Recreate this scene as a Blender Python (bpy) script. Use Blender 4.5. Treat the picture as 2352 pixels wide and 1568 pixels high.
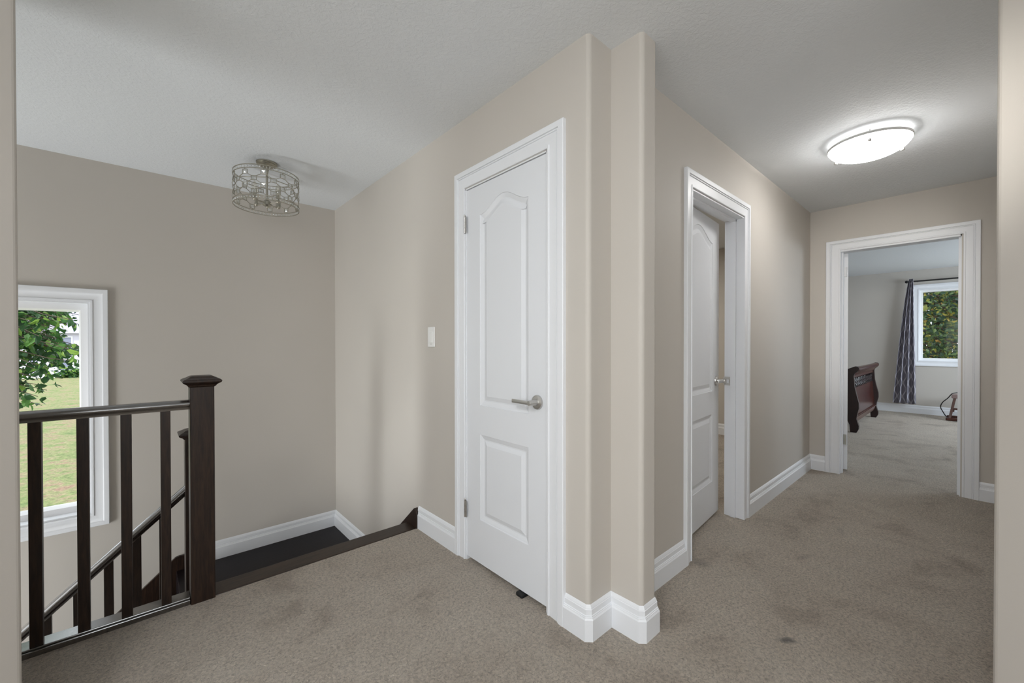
import bpy, bmesh, math, random
from mathutils import Vector, Matrix
PI = math.pi
for o in list(bpy.data.objects): bpy.data.objects.remove(o)
S = bpy.context.scene
COL = S.collection

# ------------------------------------------------------------ camera
cd = bpy.data.cameras.new('camera'); cam = bpy.data.objects.new('camera', cd); COL.objects.link(cam)
yaw, pit, rol = math.radians(48.2247), math.radians(-0.4158), math.radians(-0.0466)
fw = Vector((math.cos(yaw)*math.cos(pit), math.sin(yaw)*math.cos(pit), math.sin(pit)))
r0 = Vector((math.sin(yaw), -math.cos(yaw), 0)); u0 = r0.cross(fw)
rt = r0*math.cos(rol)+u0*math.sin(rol); up = -r0*math.sin(rol)+u0*math.cos(rol)
M = Matrix((rt, up, -fw)).transposed().to_4x4(); M.translation = Vector((0, 0, 1.1969))
cam.matrix_world = M
cd.sensor_width = 36; cd.lens = 943.4259/2352*36; cd.shift_y = (795.4612-784)/2352
cd.clip_start = .02; cd.clip_end = 400
S.camera = cam

# ------------------------------------------------------------ colour management, sky, sun
S.view_settings.view_transform = 'Standard'; S.view_settings.look = 'None'
S.view_settings.gamma = 1; S.view_settings.use_curve_mapping = False
S.view_settings.exposure = 0.0
S.cycles.max_bounces = 10; S.cycles.diffuse_bounces = 6; S.cycles.glossy_bounces = 4
S.cycles.transparent_max_bounces = 16; S.cycles.transmission_bounces = 8
S.cycles.caustics_reflective = False; S.cycles.caustics_refractive = False
S.cycles.sample_clamp_indirect = 6
S.cycles.use_denoising = True
W = bpy.data.worlds.new('sky'); S.world = W; W.use_nodes = True
wn = W.node_tree.nodes; wl = W.node_tree.links; wn.clear()
wo = wn.new('ShaderNodeOutputWorld'); wb = wn.new('ShaderNodeBackground')
wb.inputs[0].default_value = (0.93, 0.97, 1.0, 1); wb.inputs[1].default_value = 2.3
wl.new(wb.outputs[0], wo.inputs[0])

def light(name, kind, loc, power, color=(1, 1, 1), size=(1, 1), look=None, rad=.1):
    l = bpy.data.lights.new(name, kind); o = bpy.data.objects.new(name, l); COL.objects.link(o)
    o.location = loc; l.energy = power; l.color = color
    if kind == 'AREA':
        l.shape = 'RECTANGLE'; l.size, l.size_y = size
    elif kind == 'POINT': l.shadow_soft_size = rad
    if look is not None:
        o.rotation_euler = Vector(look).to_track_quat('-Z', 'Y').to_euler()
    return o
sun = light('sun', 'SUN', (0, 0, 20), 3.2, (1, .96, .88), look=(.62, .5, -.95)); sun.data.angle = .01
# area fills added outside invented windows behind the camera; bedroom one is side-window daylight
light('added_fill_back', 'AREA', (-1.0, -2.72, 1.5), 25, (.94, .975, 1), (2.6, 1.3), look=(0, 1, 0))
light('added_fill_left', 'AREA', (-2.72, .0, 1.5), 28, (.94, .975, 1), (1.3, 1.3), look=(1, 0, 0))
light('window_daylight_bedroom', 'AREA', (8.0, -2.25, 1.55), 125, (.76, .88, 1), (2.2, 1.3), look=(0, 1, -.6))
light('added_fill_stairs', 'AREA', (-3.05, 3.2, 1.35), 12, (.94, .975, 1), (1.3, 1.3), look=(1, 0, 0))  # unseen fill added to brighten closet wall and stair ceiling; no window here
light('added_fill_below', 'AREA', (-3.0, 2.9, -.7), 130, (.94, .975, 1), (1.0, 2.2), look=(1, .5, .1))  # unseen fill added to lift the stairwell from the lower left
# upward area fill added behind the camera to brighten the ceilings by bounce
light('added_bounce_fill', 'AREA', (-1.4, -1.4, 1.4), 35, (.96, .98, 1), (1.0, 1.0), look=(.1, .1, 1))
hf = light('added_hall_spot', 'SPOT', (-.10, -.05, 1.9), 165, (1, .97, .92), look=(4.8, .62, -.35)); hf.data.spot_size = math.radians(24); hf.data.spot_blend = .7; hf.data.shadow_soft_size = .12  # added spot, out of view, that brightens the end wall and hall carpet
# downward fills added near the ceilings of rooms out of view, without fixtures
light('added_top_fill_back', 'AREA', (-.95, .05, 2.40), 38, (.97, .98, 1), (.5, .5), look=(0, 0, -1))
light('added_top_fill_room', 'AREA', (4.0, 2.4, 2.40), 25, (1, .96, .88), (.4, .4), look=(0, 0, -1))

# ------------------------------------------------------------ materials
def rgb(r, g, b):
    f = lambda c: (c/255/12.92) if c/255 <= .04045 else ((c/255+.055)/1.055)**2.4
    return (f(r), f(g), f(b), 1)
def newmat(name):
    m = bpy.data.materials.new(name); m.use_nodes = True
    n = m.node_tree.nodes; p = n['Principled BSDF']
    return m, n, m.node_tree.links, p
def coords(n, l, scale=(1, 1, 1)):
    g = n.new('ShaderNodeNewGeometry'); mp = n.new('ShaderNodeMapping'); mp.inputs['Scale'].default_value = scale
    l.new(g.outputs['Position'], mp.inputs[0]); return mp.outputs[0]
def noise(n, l, vec, scale, detail=3, rough=.5, dist=0):
    t = n.new('ShaderNodeTexNoise'); t.inputs['Scale'].default_value = scale; t.inputs['Detail'].default_value = detail
    t.inputs['Roughness'].default_value = rough; t.inputs['Distortion'].default_value = dist
    l.new(vec, t.inputs['Vector']); return t.outputs['Fac']
def ramp(n, l, fac, stops):
    r = n.new('ShaderNodeValToRGB'); e = r.color_ramp.elements
    while len(e) < len(stops): e.new(.5)
    for k, (p, c) in enumerate(stops): e[k].position = p; e[k].color = c
    l.new(fac, r.inputs[0]); return r.outputs[0]
def bump(n, l, h, strength, dist, prev=None):
    b = n.new('ShaderNodeBump'); b.inputs['Strength'].default_value = strength; b.inputs['Distance'].default_value = dist
    l.new(h, b.inputs['Height'])
    if prev is not None: l.new(prev, b.inputs['Normal'])
    return b.outputs[0]
def plain(name, c, rough=.5, metal=0, spec=.5, bumpy=None):
    m, n, l, p = newmat(name)
    p.inputs['Base Color'].default_value = c; p.inputs['Roughness'].default_value = rough
    p.inputs['Metallic'].default_value = metal; p.inputs['Specular IOR Level'].default_value = spec
    v = coords(n, l)
    sc, st = bumpy or (60, .02)
    l.new(bump(n, l, noise(n, l, v, sc), st, .002), p.inputs['Normal'])
    return m
def m_wall():
    m, n, l, p = newmat('greige_paint')
    v = coords(n, l)
    c = ramp(n, l, noise(n, l, v, 1.3, 2), [(.3, (.530, .497, .452, 1)), (.7, (.548, .512, .465, 1))])
    l.new(c, p.inputs['Base Color']); p.inputs['Roughness'].default_value = .62; p.inputs['Specular IOR Level'].default_value = .35
    l.new(bump(n, l, noise(n, l, v, 240, 3), .12, .001), p.inputs['Normal'])
    return m
def m_ceiling():
    m, n, l, p = newmat('stippled_ceiling_paint')
    v = coords(n, l)
    p.inputs['Base Color'].default_value = (.735, .762, .785, 1); p.inputs['Roughness'].default_value = .8
    a = noise(n, l, v, 55, 5, .62, .6)
    r = ramp(n, l, a, [(.42, (0, 0, 0, 1)), (.60, (1, 1, 1, 1))])
    l.new(bump(n, l, r, .30, .003), p.inputs['Normal'])
    return m
def m_carpet():
    m, n, l, p = newmat('taupe_carpet_pile')
    v = coords(n, l)
    base = ramp(n, l, noise(n, l, v, 3.2, 7, .66, .5), [(.30, (.50, .415, .33, 1)), (.46, (.70, .605, .50, 1)), (.70, (.78, .69, .58, 1))])
    fib = ramp(n, l, noise(n, l, v, 95, 6, .8, .8), [(.36, (.60, .58, .56, 1)), (.56, (1.2, 1.2, 1.2, 1))])
    mx = n.new('ShaderNodeMix'); mx.data_type = 'RGBA'; mx.blend_type = 'MULTIPLY'; mx.inputs[0].default_value = 1
    l.new(base, mx.inputs[6]); l.new(fib, mx.inputs[7])
    out = mx.outputs[2]
    # worn / dirty spots with outlines of their own
    for (x, y, rx, ry, ang, amt) in ((1.925, .49, .085, .042, -.75, .8), (1.0, 1.54, .05, .02, .6, .25), (.386, 2.094, .05, .025, .2, .22),
                                     (2.25, .98, .10, .16, .1, .28), (3.3, .55, .22, .05, .3, .16), (2.75, .62, .16, .05, -.4, .16)):
        g = n.new('ShaderNodeNewGeometry'); mp = n.new('ShaderNodeMapping'); mp.vector_type = 'TEXTURE'
        mp.inputs['Location'].default_value = (x, y, 0); mp.inputs['Rotation'].default_value = (0, 0, ang); mp.inputs['Scale'].default_value = (rx, ry, 1)
        l.new(g.outputs['Position'], mp.inputs[0])
        ln = n.new('ShaderNodeVectorMath'); ln.operation = 'LENGTH'; l.new(mp.outputs[0], ln.inputs[0])
        ad = n.new('ShaderNodeMath'); ad.operation = 'MULTIPLY_ADD'; ad.inputs[1].default_value = .9; l.new(noise(n, l, v, 34, 4, .7), ad.inputs[0]); l.new(ln.outputs['Value'], ad.inputs[2])
        f = ramp(n, l, ad.outputs[0], [(.62, (amt, amt, amt, 1)), (1.1, (0, 0, 0, 1))])
        k = n.new('ShaderNodeMix'); k.data_type = 'RGBA'; k.inputs[7].default_value = (.10, .088, .078, 1)
        l.new(f, k.inputs[0]); l.new(out, k.inputs[6]); out = k.outputs[2]
    l.new(out, p.inputs['Base Color']); p.inputs['Roughness'].default_value = .97; p.inputs['Specular IOR Level'].default_value = .1
    p.inputs['Sheen Weight'].default_value = .25
    b1 = bump(n, l, noise(n, l, v, 26, 4, .6, .8), .35, .012)
    l.new(bump(n, l, noise(n, l, v, 95, 6, .8, .8), 1.0, .03, b1), p.inputs['Normal'])
    return m
def m_wood(name, c1, c2, rough, grain=(14, 14, 1.3), spec=.5):
    m, n, l, p = newmat(name)
    v = coords(n, l, grain)
    l.new(ramp(n, l, noise(n, l, v, 7, 5, .65, .5), [(.3, c1), (.75, c2)]), p.inputs['Base Color'])
    p.inputs['Roughness'].default_value = rough; p.inputs['Specular IOR Level'].default_value = spec
    l.new(bump(n, l, noise(n, l, v, 18, 3), .12, .002), p.inputs['Normal'])
    return m
def m_glass(name, tint=(1, 1, 1, 1), gloss=.06):
    m = bpy.data.materials.new(name); m.use_nodes = True; n = m.node_tree.nodes; l = m.node_tree.links; n.clear()
    o = n.new('ShaderNodeOutputMaterial'); mx = n.new('ShaderNodeMixShader'); t = n.new('ShaderNodeBsdfTransparent'); g = n.new('ShaderNodeBsdfGlossy')
    t.inputs[0].default_value = tint; g.inputs['Roughness'].default_value = .02; mx.inputs[0].default_value = gloss
    l.new(t.outputs[0], mx.inputs[1]); l.new(g.outputs[0], mx.inputs[2]); l.new(mx.outputs[0], o.inputs[0])
    return m
def m_leaf(name, stops, trans=.45):
    m = bpy.data.materials.new(name); m.use_nodes = True; n = m.node_tree.nodes; l = m.node_tree.links; n.clear()
    o = n.new('ShaderNodeOutputMaterial'); g = n.new('ShaderNodeNewGeometry'); c = ramp(n, l, g.outputs['Random Per Island'], stops)
    d = n.new('ShaderNodeBsdfPrincipled'); d.inputs['Roughness'].default_value = .42; l.new(c, d.inputs['Base Color'])
    t = n.new('ShaderNodeBsdfTranslucent'); l.new(c, t.inputs[0]); mx = n.new('ShaderNodeMixShader'); mx.inputs[0].default_value = trans
    l.new(d.outputs[0], mx.inputs[1]); l.new(t.outputs[0], mx.inputs[2]); l.new(mx.outputs[0], o.inputs[0])
    return m
def m_grass():
    m, n, l, p = newmat('lawn_grass')
    v = coords(n, l)
    a = ramp(n, l, noise(n, l, v, 1.4, 9, .78), [(.36, (.34, .20, .15, 1)), (.44, (.34, .29, .17, 1)), (.53, (.24, .29, .11, 1)), (.68, (.13, .21, .06, 1))])
    b = ramp(n, l, noise(n, l, v, 9, 4, .75), [(.3, (.55, .55, .5, 1)), (.65, (1.25, 1.25, 1.2, 1))])
    mx = n.new('ShaderNodeMix'); mx.data_type = 'RGBA'; mx.blend_type = 'MULTIPLY'; mx.inputs[0].default_value = 1
    l.new(a, mx.inputs[6]); l.new(b, mx.inputs[7]); l.new(mx.outputs[2], p.inputs['Base Color']); p.inputs['Roughness'].default_value = .9
    l.new(bump(n, l, noise(n, l, v, 9, 5, .75), 1, .12), p.inputs['Normal'])
    return m
def m_curtain():
    m, n, l, p = newmat('grey_trellis_curtain_fabric')
    uv = n.new('ShaderNodeUVMap'); sp = n.new('ShaderNodeSeparateXYZ'); l.new(uv.outputs[0], sp.inputs[0])
    def mth(op, a, b=None, c=None):
        k = n.new('ShaderNodeMath'); k.operation = op
        for i, x in enumerate((a, b, c)):
            if x is None: continue
            if isinstance(x, (int, float)): k.inputs[i].default_value = x
            else: l.new(x, k.inputs[i])
        return k.outputs[0]
    # interlocking ogee trellis: two mirrored triangle-wave lines per repeat
    u = mth('MULTIPLY', sp.outputs[0], 4.0); vv = mth('MULTIPLY', sp.outputs[1], 9.0)
    tri = mth('ABSOLUTE', mth('SUBTRACT', mth('FRACT', vv), .5))           # 0..0.5
    tri = mth('MINIMUM', mth('MAXIMUM', mth('MULTIPLY', tri, 1.5), .10), .62)
    fu = mth('ABSOLUTE', mth('SUBTRACT', mth('FRACT', u), .5))
    d1 = mth('ABSOLUTE', mth('SUBTRACT', fu, mth('MULTIPLY', tri, .72)))
    line = mth('LESS_THAN', d1, .085)
    k = n.new('ShaderNodeMix'); k.data_type = 'RGBA'; l.new(line, k.inputs[0])
    k.inputs[6].default_value = rgb(122, 119, 129); k.inputs[7].default_value = rgb(178, 175, 183)
    l.new(k.outputs[2], p.inputs['Base Color']); p.inputs['Roughness'].default_value = .8
    return m
def m_emit(name, c, s):
    m, n, l, p = newmat(name)
    p.inputs['Base Color'].default_value = c; p.inputs['Emission Color'].default_value = c; p.inputs['Emission Strength'].default_value = s
    p.inputs['Roughness'].default_value = .25
    return m
WALL = m_wall(); CEIL = m_ceiling(); CARPET = m_carpet()
TRIM = plain('white_trim_paint', (.765, .78, .805, 1), .38, bumpy=(90, .03))
DOORP = plain('white_door_paint', (.725, .742, .77, 1), .36, bumpy=(70, .04))
VINYL = plain('white_vinyl', (.82, .82, .83, 1), .3)
ESP = m_wood('espresso_wood', (.006, .0035, .003, 1), (.040, .021, .013, 1), .36, spec=.4)
ESPX = m_wood('espresso_wood_treads', (.004, .003, .004, 1), (.014, .009, .010, 1), .4, (1.3, 14, 14), spec=.18)
ESPG = m_wood('glossy_espresso_wood', (.006, .004, .003, 1), (.030, .018, .012, 1), .22, (1.3, 14, 14), spec=1.0)
ESPG.node_tree.nodes['Principled BSDF'].inputs['IOR'].default_value = 1.9; ESPG.node_tree.nodes['Principled BSDF'].inputs['Coat Weight'].default_value = 1; ESPG.node_tree.nodes['Principled BSDF'].inputs['Coat Roughness'].default_value = .12
CHERRY = m_wood('cherry_wood', (.022, .004, .003, 1), (.085, .018, .010, 1), .2, (3, 14, 3))
CHERRYD = m_wood('dark_cherry_wood', (.008, .002, .002, 1), (.022, .004, .004, 1), .3)
STOOLW = m_wood('reddish_stool_wood', (.02, .005, .003, 1), (.09, .022, .01, 1), .3)
NICK = plain('satin_nickel', (.60, .59, .57, 1), .36, 1.0)
CHAMP = plain('champagne_metal', (.42, .40, .34, 1), .35, 1.0)
BLACK = plain('black_metal', (.012, .012, .012, 1), .4)
RUBBER = plain('black_rubber', (.006, .006, .006, 1), .7)
GLASS = m_glass('window_glass', (.98, .99, 1, 1), .003)
CRYS = m_glass('clear_crystal', (.93, .94, .93, 1), .38)
BULBG = m_glass('clear_bulb_glass', (.93, .92, .88, 1), .15)
OPAL = m_emit('lit_opal_glass', (1, .985, .965, 1), 26.0)
WHITEP = plain('white_enamel', (.8, .8, .8, 1), .3)
SWITCH = plain('white_plastic', (.80, .80, .78, 1), .35)
SILL = plain('pale_bedding', (.78, .78, .79, 1), .8)
CURT = m_curtain(); GRASS = m_grass()
BARK = m_wood('tree_bark', (.06, .045, .035, 1), (.15, .115, .09, 1), .9)
LEAF1 = m_leaf('green_leaves', [(0, (.02, .06, .022, 1)), (.5, (.04, .12, .035, 1)), (.8, (.10, .24, .05, 1)), (1, (.34, .52, .10, 1))])
LEAF2 = m_leaf('mixed_green_leaves', [(0, (.025, .055, .045, 1)), (.45, (.06, .12, .06, 1)), (.8, (.16, .23, .07, 1)), (.95, (.42, .38, .08, 1)), (1, (.42, .26, .08, 1))])
SIDING = plain('pale_lilac_siding', (.62, .60, .72, 1), .8)
ROOFM = plain('grey_roof_shingle', (.36, .35, .45, 1), .9)
PANED = plain('dark_window_glass', (.22, .24, .34, 1), .2)

# ------------------------------------------------------------ mesh helpers
def link(name, bm, mat, parent=None, smooth=None, **props):
    bmesh.ops.recalc_face_normals(bm, faces=bm.faces)
    me = bpy.data.meshes.new(name); bm.to_mesh(me); bm.free()
    for mm in (mat if isinstance(mat, (list, tuple)) else [mat]): me.materials.append(mm)
    if smooth is not None:
        for p in me.polygons: p.use_smooth = True
        me.set_sharp_from_angle(angle=math.radians(smooth))
    o = bpy.data.objects.new(name, me); COL.objects.link(o)
    if parent is not None: o.parent = parent; o.matrix_parent_inverse = parent.matrix_world.inverted()
    for k, v in props.items(): o[k] = v
    return o
def empty(name, loc=(0, 0, 0), **props):
    o = bpy.data.objects.new(name, None); COL.objects.link(o); o.location = loc; o.empty_display_size = .1
    o.matrix_world = Matrix.Translation(Vector(loc))
    for k, v in props.items(): o[k] = v
    return o
def box(bm, x0, x1, y0, y1, z0, z1, bev=0):
    b = bmesh.new()
    vs = [b.verts.new((x, y, z)) for x in (x0, x1) for y in (y0, y1) for z in (z0, z1)]
    for f in ((0, 1, 3, 2), (4, 6, 7, 5), (0, 4, 5, 1), (2, 3, 7, 6), (0, 2, 6, 4), (1, 5, 7, 3)): b.faces.new([vs[i] for i in f])
    if bev: bmesh.ops.bevel(b, geom=b.edges[:], offset=bev, segments=2, affect='EDGES', profile=.5)
    merge(bm, b)
def merge(bm, b, mat=None):
    if mat is not None: bmesh.ops.transform(b, matrix=mat, verts=b.verts)
    mp = {v: bm.verts.new(v.co) for v in b.verts}
    for f in b.faces:
        try: bm.faces.new([mp[v] for v in f.verts])
        except ValueError: pass
    b.free()
def obox(bm, a, b_, w, h, upv=(0, 0, 1), bev=0):
    """a bar from a to b_ of width w and height h"""
    a = Vector(a); b_ = Vector(b_); d = b_-a; L = d.length; d.normalize()
    s = d.cross(Vector(upv)).normalized(); u = s.cross(d)
    t = bmesh.new(); box(t, 0, L, -w/2, w/2, -h/2, h/2, bev)
    merge(bm, t, Matrix(((d.x, -s.x, u.x, a.x), (d.y, -s.y, u.y, a.y), (d.z, -s.z, u.z, a.z), (0, 0, 0, 1))))
def prism(bm, poly, z0, z1):
    lo = [bm.verts.new((x, y, z0)) for x, y in poly]; hi = [bm.verts.new((x, y, z1)) for x, y in poly]
    n = len(poly); bm.faces.new(lo[::-1]); bm.faces.new(hi)
    for i in range(n): bm.faces.new((lo[i], lo[(i+1) % n], hi[(i+1) % n], hi[i]))
def prism_ax(bm, poly, ax, c0, c1):
    """poly in the plane normal to ax: ax='x' -> (y,z), ax='y' -> (x,z)"""
    f = (lambda p, c: (c, p[0], p[1])) if ax == 'x' else (lambda p, c: (p[0], c, p[1]))
    lo = [bm.verts.new(f(p, c0)) for p in poly]; hi = [bm.verts.new(f(p, c1)) for p in poly]
    n = len(poly); bm.faces.new(lo[::-1]); bm.faces.new(hi)
    for i in range(n): bm.faces.new((lo[i], lo[(i+1) % n], hi[(i+1) % n], hi[i]))
def tube(bm, pts, r, seg=10, rs=None, cap=True):
    pts = [Vector(p) for p in pts]; rings = []
    for i, p in enumerate(pts):
        d = (pts[min(i+1, len(pts)-1)]-pts[max(i-1, 0)]).normalized()
        a = d.cross(Vector((0, 0, 1)));
        if a.length < 1e-3: a = d.cross(Vector((1, 0, 0)))
        a.normalize(); b = d.cross(a); rr = rs[i] if rs else r
        rings.append([bm.verts.new(p+a*math.cos(2*PI*k/seg)*rr+b*math.sin(2*PI*k/seg)*rr) for k in range(seg)])
    for i in range(len(rings)-1):
        for k in range(seg): bm.faces.new((rings[i][k], rings[i][(k+1) % seg], rings[i+1][(k+1) % seg], rings[i+1][k]))
    if cap: bm.faces.new(rings[0][::-1]); bm.faces.new(rings[-1])
def lathe(bm, prof, seg=32, mat=None, cap=False):
    b = bmesh.new(); rings = []
    for r, z in prof:
        rings.append([b.verts.new((r*math.cos(2*PI*k/seg), r*math.sin(2*PI*k/seg), z)) for k in range(seg)] if r > 1e-6 else [b.verts.new((0, 0, z))])
    for A, B in zip(rings, rings[1:]):
        for k in range(seg):
            q = [A[k % len(A)], A[(k+1) % len(A)], B[(k+1) % len(B)], B[k % len(B)]]
            q = list(dict.fromkeys(q))
            if len(q) > 2: b.faces.new(q)
    merge(bm, b, mat)
def sweep(bm, path, prof, O, U, V, N, closed_prof=True, close_path=False):
    """mitred sweep: path of 2D points in plane (U,V), profile (a = in-plane offset to the left of travel, n = along N)"""
    O, U, V, N = (Vector(t) for t in (O, U, V, N)); P = [Vector((p[0], p[1])) for p in path]; k = len(P); rings = []
    for i in range(k):
        if close_path: d0 = (P[i]-P[i-1]).normalized(); d1 = (P[(i+1) % k]-P[i]).normalized()
        else:
            d0 = (P[i]-P[i-1]).normalized() if i else (P[1]-P[0]).normalized()
            d1 = (P[i+1]-P[i]).normalized() if i < k-1 else d0
        n0 = Vector((-d0.y, d0.x)); n1 = Vector((-d1.y, d1.x)); m = (n0+n1); m = m/max(m.dot(n0), 1e-6) if m.length > 1e-6 else n0
        rings.append([bm.verts.new(O+U*(P[i].x+m.x*a)+V*(P[i].y+m.y*a)+N*h) for a, h in prof])
    q = len(prof)
    for i in range(k if close_path else k-1):
        A, B = rings[i], rings[(i+1) % k]
        for j in range(q if closed_prof else q-1): bm.faces.new((A[j], A[(j+1) % q], B[(j+1) % q], B[j]))
    if not close_path: bm.faces.new(rings[0][::-1]); bm.faces.new(rings[-1])
def fillet(poly, idx, r=.02, seg=6):
    out = []; n = len(poly)
    for i, p in enumerate(poly):
        if i not in idx: out.append(p); continue
        p = Vector(p); a = (Vector(poly[i-1])-p).normalized(); b = (Vector(poly[(i+1) % n])-p).normalized()
        h = a.angle(b)/2; t = r/math.tan(h); c = p+(a+b).normalized()*(r/math.sin(h))
        s, e = p+a*t-c, p+b*t-c; ang = s.angle(e); cr = s.x*e.y-s.y*e.x; sg = 1 if cr > 0 else -1
        for k in range(seg+1):
            th = sg*ang*k/seg; out.append((c.x+s.x*math.cos(th)-s.y*math.sin(th), c.y+s.x*math.sin(th)+s.y*math.cos(th)))
    return out
def structure(name, bm, mat, **kw): return link(name, bm, mat, kind='structure', **kw)

# ------------------------------------------------------------ dimensions
H = 2.44
XC, YW, YK, XK1, YK2, XK2, YH, XE = 1.3276, 3.9698, 1.024, 1.48, .8763, 1.5924, 1.0314, 4.7386
T = .12; XF = 9.8; EY = 2.39                    # wall thickness, far bedroom wall, edge of the upper floor
ZL = -.5                                         # landing level
DL, DR = Vector((-.242, 1.691)), Vector((1.688, -.033)); dd = (DR-DL).normalized(); dn = Vector((-dd.y, dd.x))   # opening the camera looks through

# ------------------------------------------------------------ floor and ceiling
bm = bmesh.new()
box(bm, -2.6, XC+.02, -2.6, EY, -.3, 0); box(bm, XC+.02, XF+.1, -2.6, 4.1, -.3, 0)
structure('floor', bm, CARPET)
bm = bmesh.new(); box(bm, -3.2, XC+.3, -2.7, YW+.2, H, H+.12); box(bm, XC+.3, XF+.2, -2.2, 4.1, H, H+.12)
structure('ceiling', bm, CEIL)
bm = bmesh.new(); box(bm, -3.2, XC+.3, EY-.2, YW+.1, -3.0, -2.86); structure('floor_lower', bm, ESPX)

# ------------------------------------------------------------ walls
DTOP = 2.048
# closet wall with its door opening (y 1.250..1.869)
C0, C1 = 1.250, 1.869
bm = bmesh.new()
poly = fillet([(XC, C0), (XC, YK), (XK1+.0, YK), (XK1, YK2), (XK2, YK2), (XK2, YH+T), (XC+T, YH+T), (XC+T, C0)], [1, 3, 4], .02)
prism(bm, poly, 0, H)
structure('wall_column', bm, WALL)
bm = bmesh.new(); box(bm, XC, XC+T, C0, C1, DTOP, H); box(bm, XC, XC+T, C1, YW+.05, 0, H); box(bm, XC, XC+T, EY, YW+.05, -2.9, 0)
structure('wall_closet', bm, WALL)
bm = bmesh.new(); box(bm, XC+T, 2.1, YH+T, YH+T+.01, 0, H); box(bm, 2.0, 2.1, YH+T, 3.9, 0, H); box(bm, XC+T, 2.1, 2.6, 2.7, 0, H)
structure('wall_closet_inside', bm, WALL)
# hall wall with door opening
B0, B1 = 2.238, 3.027
bm = bmesh.new(); box(bm, XK2, B0, YH, YH+T, 0, H); box(bm, B0, B1, YH, YH+T, DTOP, H); box(bm, B1, XE+1.03, YH, YH+T, 0, H)
structure('wall_hall', bm, WALL)
# end wall with bedroom door opening
E0, E1 = .055, .806
bm = bmesh.new(); box(bm, XE, XE+T, -2.0, E0, 0, H); box(bm, XE, XE+T, E0, E1, DTOP, H); box(bm, XE, XE+T, E1, YH, 0, H)
structure('wall_end', bm, WALL)
# stair window wall
WX0, WX1, WZ0, WZ1 = -1.20, -.275, .045, 1.48
def holed_wall(name, x0, x1, y0, y1, z0, z1, hole, ax):
    bm = bmesh.new(); a0, a1, h0, h1 = hole
    if ax == 'x':   # runs along x
        box(bm, x0, a0, y0, y1, z0, z1); box(bm, a1, x1, y0, y1, z0, z1); box(bm, a0, a1, y0, y1, z0, h0); box(bm, a0, a1, y0, y1, h1, z1)
    else:
        box(bm, x0, x1, y0, a0, z0, z1); box(bm, x0, x1, a1, y1, z0, z1); box(bm, x0, x1, a0, a1, z0, h0); box(bm, x0, x1, a0, a1, h1, z1)
    return structure(name, bm, WALL)
holed_wall('wall_window', -3.2, XC+.3, YW, YW+.18, -2.9, H, (WX0, WX1, WZ0, WZ1), 'x')
bm = bmesh.new(); box(bm, -3.2, -3.1, EY-.1, YW, -2.9, H); structure('wall_stair_left', bm, WALL)
bm = bmesh.new(); box(bm, -3.1, XC, EY-.12, EY-.004, -2.9, -.28); box(bm, -3.1, -1.0, EY-.12, EY, -.28, H); structure('wall_stair_inner', bm, WALL)
# diagonal walls either side of the opening in front of the camera
def stub(name, A, B, rnd):
    p = [tuple(A), tuple(B), tuple(B-dn*T), tuple(A-dn*T)]
    bm = bmesh.new(); prism(bm, fillet(p, rnd, .022), 0, H); return structure(name, bm, WALL)
A = DL-dd*1.0
stub('wall_left', A, DL, [1, 2]); stub('wall_right', DR, DR+dd*.22, [0, 3])
bm = bmesh.new(); box(bm, 1.80, XE, -.29, -.17, 0, H); structure('wall_hall_right', bm, WALL)
# room behind the camera
holed_wall('wall_back', -2.6, 3.1, -2.62, -2.5, 0, H, (-2.3, .3, .85, 2.15), 'x')
holed_wall('wall_back_left', -2.6, -2.5, -2.5, EY, 0, H, (-1.9, .7, .85, 2.15), 'y')
bm = bmesh.new(); box(bm, 3.0, 3.12, -2.5, -.29, 0, H); structure('wall_back_right', bm, WALL)
# bedroom
V0, V1, VZ0, VZ1 = -.42, .60, .90, 2.10
holed_wall('wall_bedroom_far', XF, XF+.16, -2.1, 3.9, 0, H, (V0, V1, VZ0, VZ1), 'y')
holed_wall('wall_bedroom_right', XE+T, XF, -2.1, -2.0, 0, H, (7.0, 9.1, .9, 2.15), 'x')
bm = bmesh.new(); box(bm, 5.65, XE+1.03, YH+T, 3.6, 0, H); box(bm, 5.65, XF, 3.6, 3.72, 0, H); structure('wall_bedroom_left', bm, WALL)
bm = bmesh.new(); box(bm, 2.1, 5.65, 3.7, 3.8, 0, H); structure('wall_room_back', bm, WALL)

# ------------------------------------------------------------ baseboards
BPROF = [(0, 0), (.019, 0), (.019, .086), (.0155, .092), (.0150, .095), (.0125, .0965), (.0125, .100), (.0095, .102), (.0095, .123), (.0075, .125), (.0070, .128), (.003, .136), (0, .14)]
def baseboard(name, path, z=0.0):
    """path runs with the room on its left"""
    bm = bmesh.new(); sweep(bm, path, BPROF, (0, 0, z), (1, 0, 0), (0, 1, 0), (0, 0, 1)); return structure(name, bm, TRIM)
c = .012
baseboard('baseboard_column', [(XK2, YH-.02), (XK2, YK2+c), (XK2-c, YK2), (XK1+c, YK2), (XK1, YK2+c), (XK1, YK), (XC+c, YK), (XC, YK+c), (XC, 1.144)])
baseboard('baseboard_closet', [(XC, 1.955), (XC, 2.397)])
baseboard('baseboard_hall', [(2.160, YH), (XK2, YH)])
baseboard('baseboard_hall_far', [(XE, .907), (XE, YH), (3.100, YH)])
baseboard('baseboard_end', [(XE, -.17), (XE, -.043)])
baseboard('baseboard_landing', [(XC, 2.97), (XC, YW), (.235, YW)], ZL)
baseboard('baseboard_bedroom', [(XF, -2.0), (XF, 3.6)])
baseboard('baseboard_room', [(5.65, YH+T), (5.65, 3.7)])
baseboard('baseboard_nook', [(XE+1.03, YH), (XE+T, YH)])

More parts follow.
